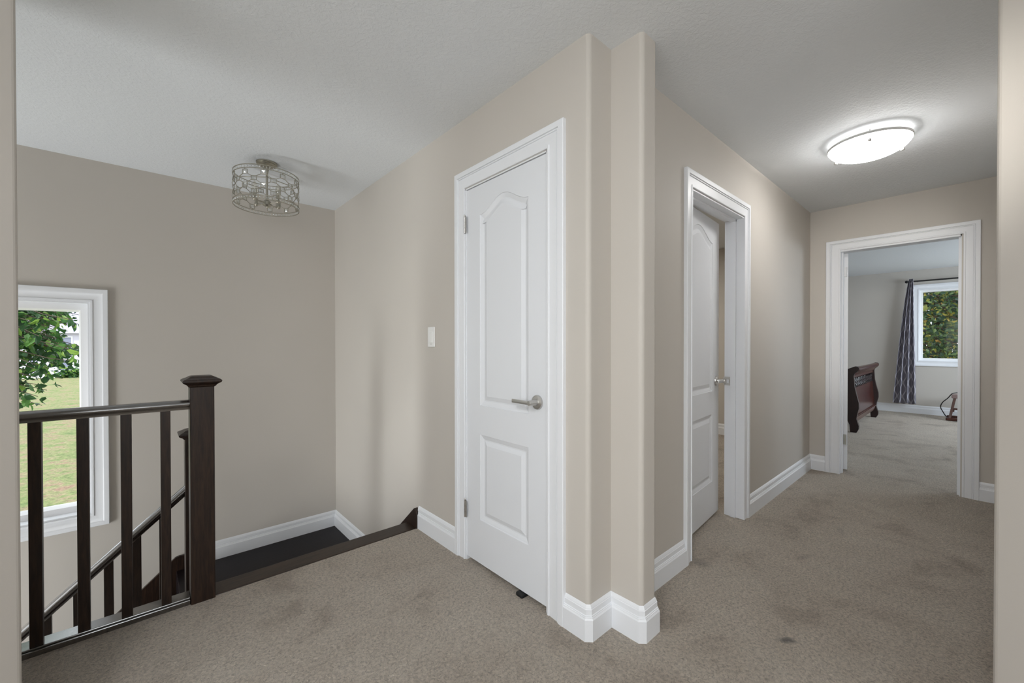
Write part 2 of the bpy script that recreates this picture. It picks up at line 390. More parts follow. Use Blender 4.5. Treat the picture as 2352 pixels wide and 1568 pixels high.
# ------------------------------------------------------------ doors
def casing_bm(O, U, N, s0, s1, top, w0, w1, wt, th=.020):
    """U-shaped casing; s0/s1 inner edges, widths of each side; profile scaled per leg by separate sweeps with mitre"""
    bm = bmesh.new()
    def prof(w): return [(0, 0), (0, .009), (.003, .011), (.011, .0115), (.013, .0075), (.016, .0075), (w*.56, .0115), (w*.57, .009), (w*.60, .009), (w*.62, .0145), (w*.67, .0145), (w*.69, .012), (w*.71, .019), (w-.003, th), (w, th-.003), (w, 0)]
    Z = Vector((0, 0, 1)); O = Vector(O); U = Vector(U); N = Vector(N)
    P = prof(1.0)
    rings = []
    def pt(s, z, n): return bm.verts.new(O+U*s+Z*z+N*n)
    p0, p1, pt_ = prof(w0), prof(w1), prof(wt)
    n = len(p0)
    rings.append([pt(s0-p0[k][0], 0.0, p0[k][1]) for k in range(n)])
    rings.append([pt(s0-p0[k][0], top+pt_[k][0], p0[k][1]) for k in range(n)])
    rings.append([pt(s1+p1[k][0], top+pt_[k][0], p0[k][1]) for k in range(n)])
    rings.append([pt(s1+p1[k][0], 0.0, p0[k][1]) for k in range(n)])
    for A_, B_ in zip(rings, rings[1:]):
        for k in range(n): bm.faces.new((A_[k], A_[(k+1) % n], B_[(k+1) % n], B_[k]))
    bm.faces.new(rings[0][::-1]); bm.faces.new(rings[-1])
    return bm
def panel_outline(u0, u1, z0, z1, arch):
    pts = [(u0, z0), (u1, z0)]
    if not arch: return pts+[(u1, z1), (u0, z1)]
    K = 28
    for k in range(K+1):
        t = k/K; pts.append((u1+(u0-u1)*t, z1+arch*(.5*(1-math.cos(2*PI*t)))))
    return pts
def offset_poly(p, d):
    n = len(p); out = []
    for i in range(n):
        a, b, cc = Vector(p[i-1]), Vector(p[i]), Vector(p[(i+1) % n])
        d0 = (b-a).normalized(); d1 = (cc-b).normalized(); n0 = Vector((-d0.y, d0.x)); n1 = Vector((-d1.y, d1.x)); m = n0+n1; m = m/m.dot(n0)
        out.append((b.x+m.x*d, b.y+m.y*d))
    return out
PPROF = [(0, 0), (.002, -.0035), (.006, -.0045), (.024, -.0105), (.030, -.0105), (.052, -.003)]
def door_leaf_bm(w, h, th, panels, z0=.018):
    """leaf in local space: u along +x from the hinge edge, front face at y=0 facing -y, body towards +y"""
    bm = bmesh.new()
    def side(y, sgn):
        outer = [bm.verts.new((u, y, z)) for u, z in ((0, z0), (w, z0), (w, h), (0, h))]
        edges = [bm.edges.new((outer[i], outer[(i+1) % 4])) for i in range(4)]
        for (u0, u1, a, b, arch) in panels:
            base = panel_outline(u0, u1, a, b, arch); prev = None
            for off, dep in PPROF:
                q = offset_poly(base, off); ring = [bm.verts.new((u, y+sgn*dep, z)) for u, z in q]
                if prev is None: edges += [bm.edges.new((ring[i], ring[(i+1) % len(ring)])) for i in range(len(ring))]
                else:
                    for i in range(len(ring)): bm.faces.new((prev[i], prev[(i+1) % len(ring)], ring[(i+1) % len(ring)], ring[i]))
                prev = ring
            bm.faces.new(prev)
        bmesh.ops.triangle_fill(bm, use_beauty=True, edges=edges)
        return outer
    F = side(0, -1); Bk = side(th, 1)
    for i in range(4): bm.faces.new((F[i], F[(i+1) % 4], Bk[(i+1) % 4], Bk[i]))
    return bm
def lever_bm(flip=1):
    """local: rosette in the xz plane at origin, sticking out along -y, lever pointing +x*flip"""
    bm = bmesh.new(); R = Matrix.Rotation(PI/2, 4, 'X')
    lathe(bm, [(0, 0), (.033, 0), (.033, .004), (.031, .009), (.026, .011), (.014, .011), (.014, .018), (.0125, .020), (.0125, .056), (.010, .060), (0, .060)], 32, R)
    box(bm, *(sorted((0, .118*flip))), -.055, -.047, -.0085, .0085, .0025)
    return bm
def hinge_bm():
    bm = bmesh.new()
    for k in range(3): lathe(bm, [(0, -.046+k*.031), (.0055, -.046+k*.031), (.0055, -.017+k*.031), (0, -.017+k*.031)], 12)
    lathe(bm, [(0, .047), (.0045, .047), (.006, .052), (.003, .057), (0, .058)], 12)
    box(bm, .0, .016, -.001, .001, -.045, .046); return bm

# door_1: closed closet door.  local +x -> world -y (hinge at y=1.863), local y -> world +x
d1 = empty('door_1', (XC, 1.863, 0), kind='structure', label='closed white two-panel closet door beside the stairs')
link('casing', casing_bm((XC, 0, 0), (0, -1, 0), (-1, 0, 0), -1.871, -1.246, 2.052, .084, .102, .092), TRIM, d1, smooth=30)
bm = bmesh.new()
box(bm, XC-.002, XC+T, C1-.006, C1, 0, DTOP); box(bm, XC-.002, XC+T, C0, C0+.006, 0, DTOP); box(bm, XC-.002, XC+T, C0, C1, DTOP-.006, DTOP)
box(bm, XC+.042, XC+.075, C1-.018, C1, 0, DTOP); box(bm, XC+.042, XC+.075, C0, C0+.018, 0, DTOP); box(bm, XC+.042, XC+.075, C0, C1, DTOP-.02, DTOP)
link('door_frame', bm, TRIM, d1)
bm = door_leaf_bm(.607, 2.038, .036, [(.120, .489, .255, .712, 0), (.120, .489, .868, 1.880, .068)], .022)
MX = Matrix(((0, 1, 0, XC+.002), (-1, 0, 0, 1.863), (0, 0, 1, 0), (0, 0, 0, 1)))
bmesh.ops.transform(bm, matrix=MX, verts=bm.verts)
leaf = link('door_leaf', bm, DOORP, d1)
bm = lever_bm(-1); bmesh.ops.transform(bm, matrix=Matrix(((0, 1, 0, XC+.002), (-1, 0, 0, 1.313), (0, 0, 1, .930), (0, 0, 0, 1))), verts=bm.verts)
link('lever_handle', bm, NICK, leaf, smooth=40)
for z in (1.850, .283):
    bm = hinge_bm(); bmesh.ops.transform(bm, matrix=Matrix(((0, 1, 0, XC-.008), (-1, 0, 0, 1.869), (0, 0, 1, z), (0, 0, 0, 1))), verts=bm.verts)
    link('hinge', bm, NICK, leaf, smooth=40)
bm = bmesh.new(); box(bm, XC-.0005, XC+.004, 1.2525, 1.2568, .905, .960); link('latch_plate', bm, NICK, leaf)
# door_2: hall door standing ajar into the room
d2 = empty('door_2', (2.243, YH+T, 0), kind='structure', label='white hall door standing slightly ajar')
link('casing', casing_bm((0, YH, 0), (1, 0, 0), (0, -1, 0), 2.245, 3.020, 2.052, .085, .080, .088), TRIM, d2, smooth=30)
bm = bmesh.new()
box(bm, B0, B0+.006, YH-.002, YH+T, 0, DTOP); box(bm, B1-.006, B1, YH-.002, YH+T, 0, DTOP); box(bm, B0, B1, YH-.002, YH+T, DTOP-.006, DTOP)
box(bm, B0, B0+.018, YH+.045, YH+.078, 0, DTOP); box(bm, B1-.018, B1, YH+.045, YH+.078, 0, DTOP); box(bm, B0, B1, YH+.045, YH+.078, DTOP-.02, DTOP)
link('door_frame', bm, TRIM, d2)
bm = door_leaf_bm(.772, 2.036, .035, [(.135, .637, .255, .715, 0), (.135, .637, .872, 1.875, .075)], .02)
th = math.radians(5.2)
RM = Matrix.Translation((2.246, YH+T+.003, 0)) @ Matrix.Rotation(th, 4, 'Z') @ Matrix.Translation((0, -.035, 0))
bmesh.ops.transform(bm, matrix=RM, verts=bm.verts)
leaf = link('door_leaf', bm, DOORP, d2)
bm = lever_bm(-1); bmesh.ops.transform(bm, matrix=RM @ Matrix.Translation((.712, 0, .938)), verts=bm.verts); link('lever_handle', bm, NICK, leaf, smooth=40)
bm = bmesh.new(); box(bm, B1-.0085, B1-.0055, YH+.081, YH+.117, .905, .965); box(bm, B1-.009, B1-.0055, YH+.117, YH+.127, .908, .962)
sp_ = link('strike_plate', bm, NICK, d2)
bm = bmesh.new(); box(bm, B1-.0095, B1-.0085, YH+.090, YH+.105, .922, .946); link('strike_hole', bm, TRIM, sp_)
# door_3: bedroom door swung wide open
d3 = empty('door_3', (XE+T, E1, 0), kind='structure', label='white bedroom door swung wide open at the end of the hall')
link('casing', casing_bm((XE, 0, 0), (0, -1, 0), (-1, 0, 0), -.800, -.047, 2.045, .107, .090, .088), TRIM, d3, smooth=30)
bm = bmesh.new()
box(bm, XE-.002, XE+T, E1-.006, E1, 0, DTOP); box(bm, XE-.002, XE+T, E0, E0+.006, 0, DTOP); box(bm, XE-.002, XE+T, E0, E1, DTOP-.018, DTOP)
box(bm, XE+.042, XE+.075, E0, E0+.018, 0, DTOP); box(bm, XE+.042, XE+.075, E1-.016, E1, 0, DTOP)
link('door_frame', bm, TRIM, d3)
bm = door_leaf_bm(.735, 2.036, .035, [(.13, .605, .255, .715, 0), (.13, .605, .872, 1.875, .072)], .02)
RM = Matrix.Translation((XE+T+.016, .768, 0)) @ Matrix.Rotation(math.radians(13), 4, 'Z')
bmesh.ops.transform(bm, matrix=RM, verts=bm.verts); leaf = link('door_leaf', bm, DOORP, d3)
for z, mt in ((1.86, WHITEP), (.300, CHAMP)):
    bm = bmesh.new(); box(bm, XE+T-.004, XE+T+.0135, .776, .8025, z-.046, z+.046, .001)
    lathe(bm, [(0, -.045), (.006, -.045), (.006, .045), (0, .045)], 12, Matrix.Translation((XE+T+.006, .801, z)))
    h_ = link('hinge', bm, mt, leaf)
    if mt is WHITEP: h_['label'] = 'white painted hinge'
    bm = bmesh.new()
bm.free()

# ------------------------------------------------------------ windows
def win_casing(O, U, N, s0, s1, z0, z1, w):
    bm = bmesh.new()
    prof = [(0, 0), (0, .010), (.010, .012), (.014, .0085), (.022, .0085), (w*.62, .013), (w*.68, .017), (w*.72, .0185), (w-.002, .020), (w, .017), (w, 0)]
    sweep(bm, [(s0, z0), (s0, z1), (s1, z1), (s1, z0)], prof, O, U, (0, 0, 1), N, close_path=True)
    return bm
w1 = empty('window_1', (-.73, YW, WZ0), kind='structure', label='tall white framed window over the stairs')
link('casing', win_casing((0, YW, 0), (1, 0, 0), (0, -1, 0), WX0, WX1, WZ0, WZ1, .086), TRIM, w1, smooth=30)
bm = bmesh.new()
sweep(bm, [(WX0, WZ0), (WX0, WZ1), (WX1, WZ1), (WX1, WZ0)], [(0, 0), (0, -.17), (-.012, -.17), (-.012, 0)], (0, YW, 0), (1, 0, 0), (0, 0, 1), (0, -1, 0), close_path=True)
link('window_jamb', bm, TRIM, w1)
bm = bmesh.new()
sweep(bm, [(WX0+.012, WZ0+.012), (WX0+.012, WZ1-.012), (WX1-.012, WZ1-.012), (WX1-.012, WZ0+.012)], [(0, 0), (0, .065), (-.040, .065), (-.044, .055), (-.048, .030), (-.052, .020), (-.052, 0)], (0, YW+.145, 0), (1, 0, 0), (0, 0, 1), (0, -1, 0), close_path=True)
link('window_frame', bm, VINYL, w1)
bm = bmesh.new(); box(bm, WX0+.06, WX1-.06, YW+.133, YW+.138, WZ0+.06, WZ1-.06); link('pane', bm, GLASS, w1)
w2 = empty('window_2', (XF, .1, VZ0), kind='structure', label='white framed bedroom window looking onto trees')
link('casing', win_casing((XF, 0, 0), (0, 1, 0), (-1, 0, 0), V0, V1, VZ0, VZ1, .088), TRIM, w2, smooth=30)
bm = bmesh.new()
sweep(bm, [(V0, VZ0), (V0, VZ1), (V1, VZ1), (V1, VZ0)], [(0, 0), (0, -.15), (-.008, -.15), (-.008, 0)], (XF, 0, 0), (0, 1, 0), (0, 0, 1), (-1, 0, 0), close_path=True)
link('window_jamb', bm, TRIM, w2)
bm = bmesh.new(); bp = bmesh.new()
for a, b in ((V0+.008, .094), (.094, V1-.008)):
    sweep(bm, [(a, VZ0+.008), (a, VZ1-.008), (b, VZ1-.008), (b, VZ0+.008)], [(0, 0), (0, .05), (-.032, .05), (-.036, .02), (-.036, 0)], (XF+.1, 0, 0), (0, 1, 0), (0, 0, 1), (-1, 0, 0), close_path=True)
    box(bp, XF+.078, XF+.082, a+.03, b-.03, VZ0+.04, VZ1-.04)
link('window_frame', bm, VINYL, w2); link('pane', bp, GLASS, w2)
for k, (nm, loc) in enumerate((('window_3', (8.05, -2.05, .9)), ('added_window_4', (-1.0, -2.56, .85)), ('added_window_5', (-2.55, -.6, .85)))):  # the two behind the camera are made up to admit added fill light
    w = empty(nm, loc, kind='structure'); bm = bmesh.new()
    hole = ((7.0, 9.1, .9, 2.15), (-2.3, .3, .85, 2.15), (-1.9, .7, .85, 2.15))[k]
    U_ = ((1, 0, 0), (1, 0, 0), (0, 1, 0))[k]; O_ = ((0, -2.05, 0), (0, -2.56, 0), (-2.55, 0, 0))[k]; N_ = ((0, 1, 0), (0, 1, 0), (1, 0, 0))[k]
    m_ = (hole[0]+hole[1])/2
    for a, b in ((hole[0], m_), (m_, hole[1])): sweep(bm, [(a, hole[2]), (a, hole[3]), (b, hole[3]), (b, hole[2])], [(0, -.02), (0, .03), (-.05, .03), (-.05, -.02)], O_, U_, (0, 0, 1), N_, close_path=True)
    link('window_frame', bm, VINYL, w)

# ------------------------------------------------------------ stairs
st = empty('staircase', (.78, 2.6, ZL), label='dark espresso wooden staircase turning left at a landing under the window', category='staircase')
bm = bmesh.new(); box(bm, .152, XC-.001, EY, 2.515, -.032, .004, .006); link('nosing', bm, m_wood('espresso_wood_nosing', (.010, .006, .004, 1), (.045, .026, .017, 1), .4, (1.3, 14, 14), spec=.4), st)
SX0 = .20
for k, (y0, y1, z) in enumerate(((2.49, 2.745, -.167), (2.72, 2.975, -.333))):
    bm = bmesh.new(); box(bm, SX0, XC-.02, y0-.005, y1+.005, z-.03, z, .005); link('tread', bm, ESPX, st)
for y, z1, z0 in ((2.485, -.032, -.167), (2.715, -.197, -.333), (2.945, -.363, ZL)):
    bm = bmesh.new(); box(bm, SX0, XC-.02, y-.008, y+.008, z0, z1); link('riser', bm, ESPX, st)
bm = bmesh.new(); box(bm, SX0-.035, XC-.001, 2.935, YW-.001, ZL-.035, ZL, .004); link('landing', bm, ESPX, st)
# stringer on the closet wall, cut off square at the top
sl = .86
bm = bmesh.new(); prism_ax(bm, [(EY-.005, -.06), (EY-.005, .092), (2.400, .118), (2.418, .124), (2.418+.565, .124-.565*sl), (2.965, ZL), (2.93, ZL-.2), (EY-.005, -.30)], 'x', XC-.026, XC-.001)
link('wall_stringer', bm, ESP, st)
bm = bmesh.new(); prism_ax(bm, [(EY+.0, -.035), (2.515, -.035), (2.98, ZL-.0), (2.98, ZL-.25), (2.9, ZL-.25), (EY, -.33)], 'x', SX0-.04, SX0)
link('open_stringer', bm, ESP, st)
s2 = .886; tr = .22; ri = .195
for i in range(11):
    z = ZL-ri*(i+1); x1 = SX0-.02-tr*i; x0 = x1-tr
    bm = bmesh.new(); box(bm, x0-.02, x1, 2.965, YW-.02, z-.03, z, .004); link('tread', bm, ESPX, st)
    bm = bmesh.new(); box(bm, x1-.016, x1, 2.975, YW-.02, z, z+ri-.03); link('riser', bm, ESPX, st)
bm = bmesh.new(); prism_ax(bm, [(.24, ZL+.10), (.185, ZL+.106), (.16, ZL+.10), (.16-2.5*1.0, ZL+.10-2.5*s2), (.16-2.5, ZL+.10-2.5*s2-.25), (.16, ZL-.30), (.24, ZL-.30)], 'y', YW-.022, YW-.001)
link('wall_stringer', bm, ESP, st)
bm = bmesh.new(); prism_ax(bm, [(.20, ZL+.0), (.16, ZL+.01), (.16-2.5, ZL+.01-2.5*s2), (.16-2.5, ZL-.30-2.5*s2), (.20, ZL-.30)], 'y', 2.945, 2.985)
link('open_stringer', bm, ESP, st)

def newel_bm(x, y, z0, z1, w=.092):
    bm = bmesh.new(); h = w/2; box(bm, x-h, x+h, y-h, y+h, z0, z1-.040, .003)
    def ring(r, z): return [bm.verts.new((x+a*r, y+b*r, z)) for a, b in ((-1, -1), (1, -1), (1, 1), (-1, 1))]
    prof = [(h, -.052), (h+.006, -.047), (h+.008, -.043), (h+.013, -.038), (h+.018, -.035), (h+.024, -.031), (h+.0275, -.026), (h+.0275, -.021), (h+.020, -.015), (h+.008, -.010), (h-.004, -.002), (h-.012, 0)]
    R_ = [ring(r, z1+z) for r, z in prof]
    for A_, B_ in zip(R_, R_[1:]):
        for k in range(4): bm.faces.new((A_[k], A_[(k+1) % 4], B_[(k+1) % 4], B_[k]))
    bm.faces.new(R_[0][::-1]); bm.faces.new(R_[-1]); return bm
RAILP = [(-.018, -.022), (.018, -.022), (.020, -.010), (.026, -.006), (.030, .002), (.028, .010), (.018, .018), (.008, .0215), (-.008, .0215), (-.018, .018), (-.028, .010), (-.030, .002), (-.026, -.006), (-.020, -.010)]
def rail_bm(a, b):
    bm = bmesh.new(); a = Vector(a); b = Vector(b); d = (b-a).normalized(); s = Vector((-d.y, d.x, 0)).normalized(); u = s.cross(d)*-1
    if u.z < 0: u = -u
    def ring(c, endn):
        out = []
        for q, h in RAILP:
            p = c+s*q+u*h; t = (c-p).dot(endn)/d.dot(endn); out.append(bm.verts.new(p+d*t))
        return out
    en = Vector((d.x, d.y, 0)).normalized(); A_ = ring(a, en); B_ = ring(b, en); n = len(RAILP)
    for k in range(n): bm.faces.new((A_[k], A_[(k+1) % n], B_[(k+1) % n], B_[k]))
    bm.faces.new(A_[::-1]); bm.faces.new(B_); return bm
# upper guard railing
g = empty('stair_railing', (.196, 2.42, 0), label='dark wooden guard railing with square balusters and tall capped newel along the carpeted floor edge', category='railing')
NX, NY = .1965, 2.420
link('newel_post', newel_bm(NX, NY, -.3, 1.048), ESP, g)
link('handrail', rail_bm((NX-.046, NY-.004, .917), (-1.05, NY-.004, .917)), ESPG, g, smooth=50)
bm = bmesh.new(); box(bm, -1.05, NX-.046, EY-.006, EY+.085, -.05, .022, .003); box(bm, -1.05, NX-.046, EY+.002, EY+.075, .022, .030, .003)
link('shoe_rail', bm, ESPG, g)
k = 0
xb = .066
while xb > -1.0:
    bm = bmesh.new(); box(bm, xb-.0175, xb+.0175, EY+.008, EY+.043, .028, .897, .0015); link('baluster', bm, ESP, g); xb -= .1285
# railing of the stairs below
g2 = empty('stair_railing', (.205, 2.965, ZL), label='lower dark stair railing sloping down to the left below the window, behind the guard railing', category='railing')
NX2, NY2 = .2085, 2.965
link('newel_post', newel_bm(NX2, NY2, ZL-.25, .712), ESP, g2)
def rz(x): return .362+(x-.157)*s2
link('handrail', rail_bm((NX2-.046, NY2, rz(NX2-.046)), (-2.2, NY2, rz(-2.2))), ESPG, g2, smooth=50)
link('handrail', rail_bm((NX, NY+.046, .86), (NX2, NY2-.046, .86-.452*s2)), ESPG, g2, smooth=50)
for i in range(20):
    x = .070-.108*i
    bm = bmesh.new(); prism_ax(bm, [(x-.0175, ZL+.0+(x-.16)*s2-.03), (x+.0175, ZL+.0+(x+.0175-.16)*s2-.0), (x+.0175, rz(x+.0175)-.022), (x-.0175, rz(x-.0175)-.022)], 'y', NY2-.0175, NY2+.0175)
    link('baluster', bm, ESP, g2)

# ------------------------------------------------------------ light switch and small dark thing under the closet door
sw = empty('light_switch', (XC, 2.232, 1.237), label='white rocker light switch on the wall left of the closet door', category='light switch')
bm = bmesh.new(); box(bm, XC-.007, XC, 2.193, 2.271, 1.175, 1.300, .003); link('wall_plate', bm, SWITCH, sw)
bm = bmesh.new(); box(bm, XC-.011, XC-.006, 2.213, 2.249, 1.203, 1.272, .0015); rk = link('rocker', bm, SWITCH, sw)
bm = bmesh.new(); box(bm, XC-.0082, XC-.006, 2.222, 2.241, 1.193, 1.1955); link('slot', bm, plain('grey_slot', (.3, .3, .3, 1), .5), sw)
bm = bmesh.new(); box(bm, XC-.020, XC+.05, 1.395, 1.440, .0, .019, .006)
link('door_wedge', bm, RUBBER, None, label='small black rubber wedge poking out under the closed closet door', category='door wedge')

# ------------------------------------------------------------ hall ceiling light
HL = Vector((3.279, .423, 0))
hl = empty('ceiling_light', (HL.x, HL.y, H), label='lit white glass bowl ceiling light in the hall', category='ceiling light')
bm = bmesh.new(); lathe(bm, [(0, H), (.15, H), (.15, H-.015), (.14, H-.025), (0, H-.025)], 48, Matrix.Translation(HL)); link('pan', bm, WHITEP, hl, smooth=40)
bm = bmesh.new()
prof = [(.195*math.cos(a), 2.399-.078*math.sin(a)) for a in [PI/2*i/14 for i in range(15)]]
prof[-1] = (0, 2.321)
prof = [(.190, 2.403), (.196, 2.402)]+prof
inn = [(max(r-.005, 0), z+.005) for r, z in prof[2:]][::-1]
lathe(bm, prof, 64, Matrix.Translation(HL)); link('glass_bowl', bm, OPAL, hl, smooth=60)
bm = bmesh.new(); lathe(bm, inn+[(.190, 2.4025)], 64, Matrix.Translation(HL)); link('inner_glass', bm, WHITEP, hl, smooth=60)
bm = bmesh.new(); lathe(bm, [(.1965, 2.392), (.200, 2.396), (.200, 2.405), (.191, 2.406), (.191, 2.4035), (.1965, 2.402), (.1965, 2.392)], 64, Matrix.Translation(HL)); link('glass_rim', bm, plain('frosted_glass_rim', (.62, .62, .62, 1), .4), hl, smooth=40)
for a in (PI*1.05, PI*1.05+2*PI/3, PI*1.05-2*PI/3):
    q = HL+Vector((math.cos(a)*.181, math.sin(a)*.181, 2.366))
    bm = bmesh.new(); lathe(bm, [(0, .055), (.003, .055), (.003, .0), (.010, -.001), (.011, -.006), (.008, -.013), (0, -.015)], 14, Matrix.Translation(q)); link('finial', bm, NICK, hl, smooth=50)
light('hall_bulb', 'POINT', (HL.x, HL.y, 2.398), 6.0, (1, .985, .96), rad=.02)

# ------------------------------------------------------------ crystal drum ceiling light
CL = Vector((.631, 3.236, 0)); RC, ZT, ZB = .196, 2.350, 2.130
cl = empty('ceiling_light', (CL.x, CL.y, H), label='unlit silver drum ceiling light with crystal squares over the stairs', category='ceiling light')
TM = Matrix.Translation(CL)
bm = bmesh.new(); lathe(bm, [(0, H), (.064, H), (.064, H-.008), (.058, H-.012), (.060, H-.017), (.050, H-.024), (.012, H-.028), (0, H-.028)], 36, TM); link('canopy', bm, CHAMP, cl, smooth=40)
bm = bmesh.new(); lathe(bm, [(0, H-.02), (.007, H-.02), (.007, 2.19), (0, 2.19)], 14, TM)
lathe(bm, [(0, 2.185), (.012, 2.185), (.026, 2.172), (.028, 2.150), (.020, 2.143), (.008, 2.138), (.006, 2.130), (0, 2.128)], 24, TM); link('stem', bm, CHAMP, cl, smooth=40)
bm = bmesh.new()
for k in range(3):
    a = 2*PI*k/3+.4; tube(bm, [CL+Vector((0, 0, 2.342)), CL+Vector((RC*math.cos(a), RC*math.sin(a), 2.342))], .003, 8)
link('top_spoke', bm, CHAMP, cl)
for k in range(4):
    a = 2*PI*k/4+.55; e = Vector((math.cos(a), math.sin(a), 0))
    bm = bmesh.new(); tube(bm, [CL+e*.02+Vector((0, 0, 2.160)), CL+e*.075+Vector((0, 0, 2.158)), CL+e*.095+Vector((0, 0, 2.165))], .0035, 8)
    lathe(bm, [(0, 2.152), (.008, 2.154), (.013, 2.162), (.013, 2.170), (.010, 2.175), (.010, 2.205), (0, 2.205)], 18, Matrix.Translation(CL+e*.095)); arm = link('lamp_arm', bm, CHAMP, cl, smooth=40)
    bm = bmesh.new(); lathe(bm, [(.008, 2.205), (.016, 2.225), (.017, 2.240), (.012, 2.262), (.004, 2.280), (0, 2.283)], 18, Matrix.Translation(CL+e*.095)); link('bulb', bm, BULBG, arm, smooth=60)
def band(bm, z0, z1, r=RC, t=.0022, seg=72):
    lathe(bm, [(r-t, z0), (r+t, z0), (r+t, z1), (r-t, z1), (r-t, z0)], seg, TM)
bm = bmesh.new()
for z in (ZT-.003, ZT-.026, ZB+.023, ZB): band(bm, z, z+.0038)
NC = 22; NR = 4; zz0, zz1 = ZB+.026, ZT-.026; hc = (zz1-zz0)/NR; s_ = .0135
rr = random.Random(4)
def cp(a, z, r=RC): return CL+Vector((r*math.cos(a), r*math.sin(a), z))
cells = []
for i in range(NC):
    for j in range(NR):
        if (i+j) % 2: continue
        a = 2*PI*(i+.5)/NC; z = zz0+hc*(j+.5); da = s_/RC*1.15; cells.append((a, z, i, j))
        P4 = [(a-da, z-s_), (a+da, z-s_), (a+da, z+s_), (a-da, z+s_)]
        for q in range(4): obox(bm, cp(*P4[q]), cp(*P4[(q+1) % 4]), .0034, .0034, upv=cp(a, 0)-CL)
        a2 = 2*PI/NC
        for sg in (-1, 1):       # links from the corners to the next squares
            if j < NR-1: obox(bm, cp(a+sg*da, z+s_), cp(a+sg*(a2-da), z+hc-s_), .0034, .0034, upv=cp(a, 0)-CL)
            elif sg > 0: obox(bm, cp(a, z+s_), cp(a, zz1), .0034, .0034, upv=cp(a, 0)-CL)
            if j == 0 and sg > 0: obox(bm, cp(a, z-s_), cp(a, zz0), .0034, .0034, upv=cp(a, 0)-CL)
sh = link('drum_shade', bm, CHAMP, cl)
proto = None
for a, z, i, j in cells:
    if proto is None:
        bm = bmesh.new(); e = .0115
        v = [bm.verts.new((0, y, zz)) for y, zz in ((-e, -e), (e, -e), (e, e), (-e, e))]; f = bm.verts.new((.006, 0, 0)); b_ = bm.verts.new((-.003, 0, 0))
        for q in range(4): bm.faces.new((v[q], v[(q+1) % 4], f)); bm.faces.new((v[(q+1) % 4], v[q], b_))
        proto = link('crystal', bm, CRYS); o = proto
    else: o = proto.copy(); COL.objects.link(o)
    o.parent = sh; o.matrix_world = Matrix.Translation(cp(a, z)) @ Matrix.Rotation(a, 4, 'Z')
for z in (ZT-.0125, ZB+.0125):
    bm = bmesh.new()
    for i in range(64):
        a = 2*PI*i/64; t = bmesh.new(); bmesh.ops.create_icosphere(t, subdivisions=1, radius=.0078); merge(bm, t, Matrix.Translation(cp(a, z)) @ Matrix.Diagonal((.6, .95, 1, 1)))
    link('crystal_beading', bm, CRYS, sh, kind='stuff')

# ------------------------------------------------------------ bedroom: sleigh bed
bed = empty('sleigh_bed', (8.0, 1.08, 0), label='dark cherry sleigh bed footboard with carved openwork band, seen through the bedroom doorway', category='bed')
PR = [(1.022, 0), (1.000, .05), (.998, .092), (1.012, .14), (1.023, .184), (1.016, .24), (.998, .325), (.999, .40), (1.020, .49), (1.045, .62), (1.053, .76), (1.042, .79), (1.016, .815), (.998, .840), (.997, .866), (1.012, .884), (1.036, .888), (1.058, .878)]
PL = [(1.125, .845), (1.150, .76), (1.150, .60), (1.130, .45), (1.12, .33), (1.135, .24), (1.120, .16), (1.095, .10), (1.088, 0)]
for x0 in (7.08, 8.78):
    bm = bmesh.new(); prism_ax(bm, [(y, z) for y, z in PR+PL], 'x', x0, x0+.06); link('bed_post', bm, CHERRYD, bed)
bm = bmesh.new(); prism_ax(bm, [(1.045, .21), (1.058, .21), (1.078, .45), (1.084, .585), (1.068, .585), (1.060, .45)], 'x', 7.14, 8.78); link('footboard', bm, CHERRY, bed)
bm = bmesh.new(); box(bm, 7.14, 8.78, 1.060, 1.085, .73, .80); tube(bm, [(7.12, 1.028, .848), (8.80, 1.028, .848)], .034, 20)
prism_ax(bm, [(1.010, .83), (1.060, .76), (1.085, .78), (1.06, .85)], 'x', 7.14, 8.78); link('top_roll', bm, CHERRY, bed, smooth=40)
bm = bmesh.new(); rc = random.Random(8)
for k in range(26):
    x = 7.16+.062*k; z0_, z1_ = .59, .73; s = 1 if k % 2 else -1
    tube(bm, [(x, 1.076, z0_), (x+.022*s, 1.074, z0_+.035), (x-.016*s, 1.073, z0_+.075), (x+.020*s, 1.073, z0_+.11), (x+.004, 1.073, z1_)], .007, 6, rs=[.010, .006, .010, .006, .010])
    tube(bm, [(x-.022, 1.076, .62+.01*rc.random()), (x+.005, 1.073, .655), (x+.028, 1.073, .69+.02*rc.random())], .006, 6)
link('carved_fretwork', bm, CHERRYD, bed, smooth=50)
bm = bmesh.new(); box(bm, 7.14, 8.78, 1.030, 1.075, .150, .215, .008); box(bm, 7.14, 8.78, 1.022, 1.07, .190, .205, .004); box(bm, 7.14, 8.78, 1.036, 1.07, .13, .15, .004); link('bottom_rail', bm, CHERRY, bed)
for x0 in (7.10, 8.79):
    bm = bmesh.new(); box(bm, x0, x0+.035, 1.1, 3.2, .18, .38, .004); link('side_rail', bm, CHERRYD, bed)
bm = bmesh.new(); box(bm, 7.15, 8.77, 1.16, 3.2, .22, .735, .04); link('mattress', bm, SILL, bed)
bm = bmesh.new(); prism_ax(bm, [(3.2, 0), (3.28, 0), (3.26, .9), (3.40, 1.25), (3.32, 1.28), (3.2, .95)], 'x', 7.08, 8.84); link('headboard', bm, CHERRY, bed)
# mattress edge / bedding on the near side is hidden behind the open door

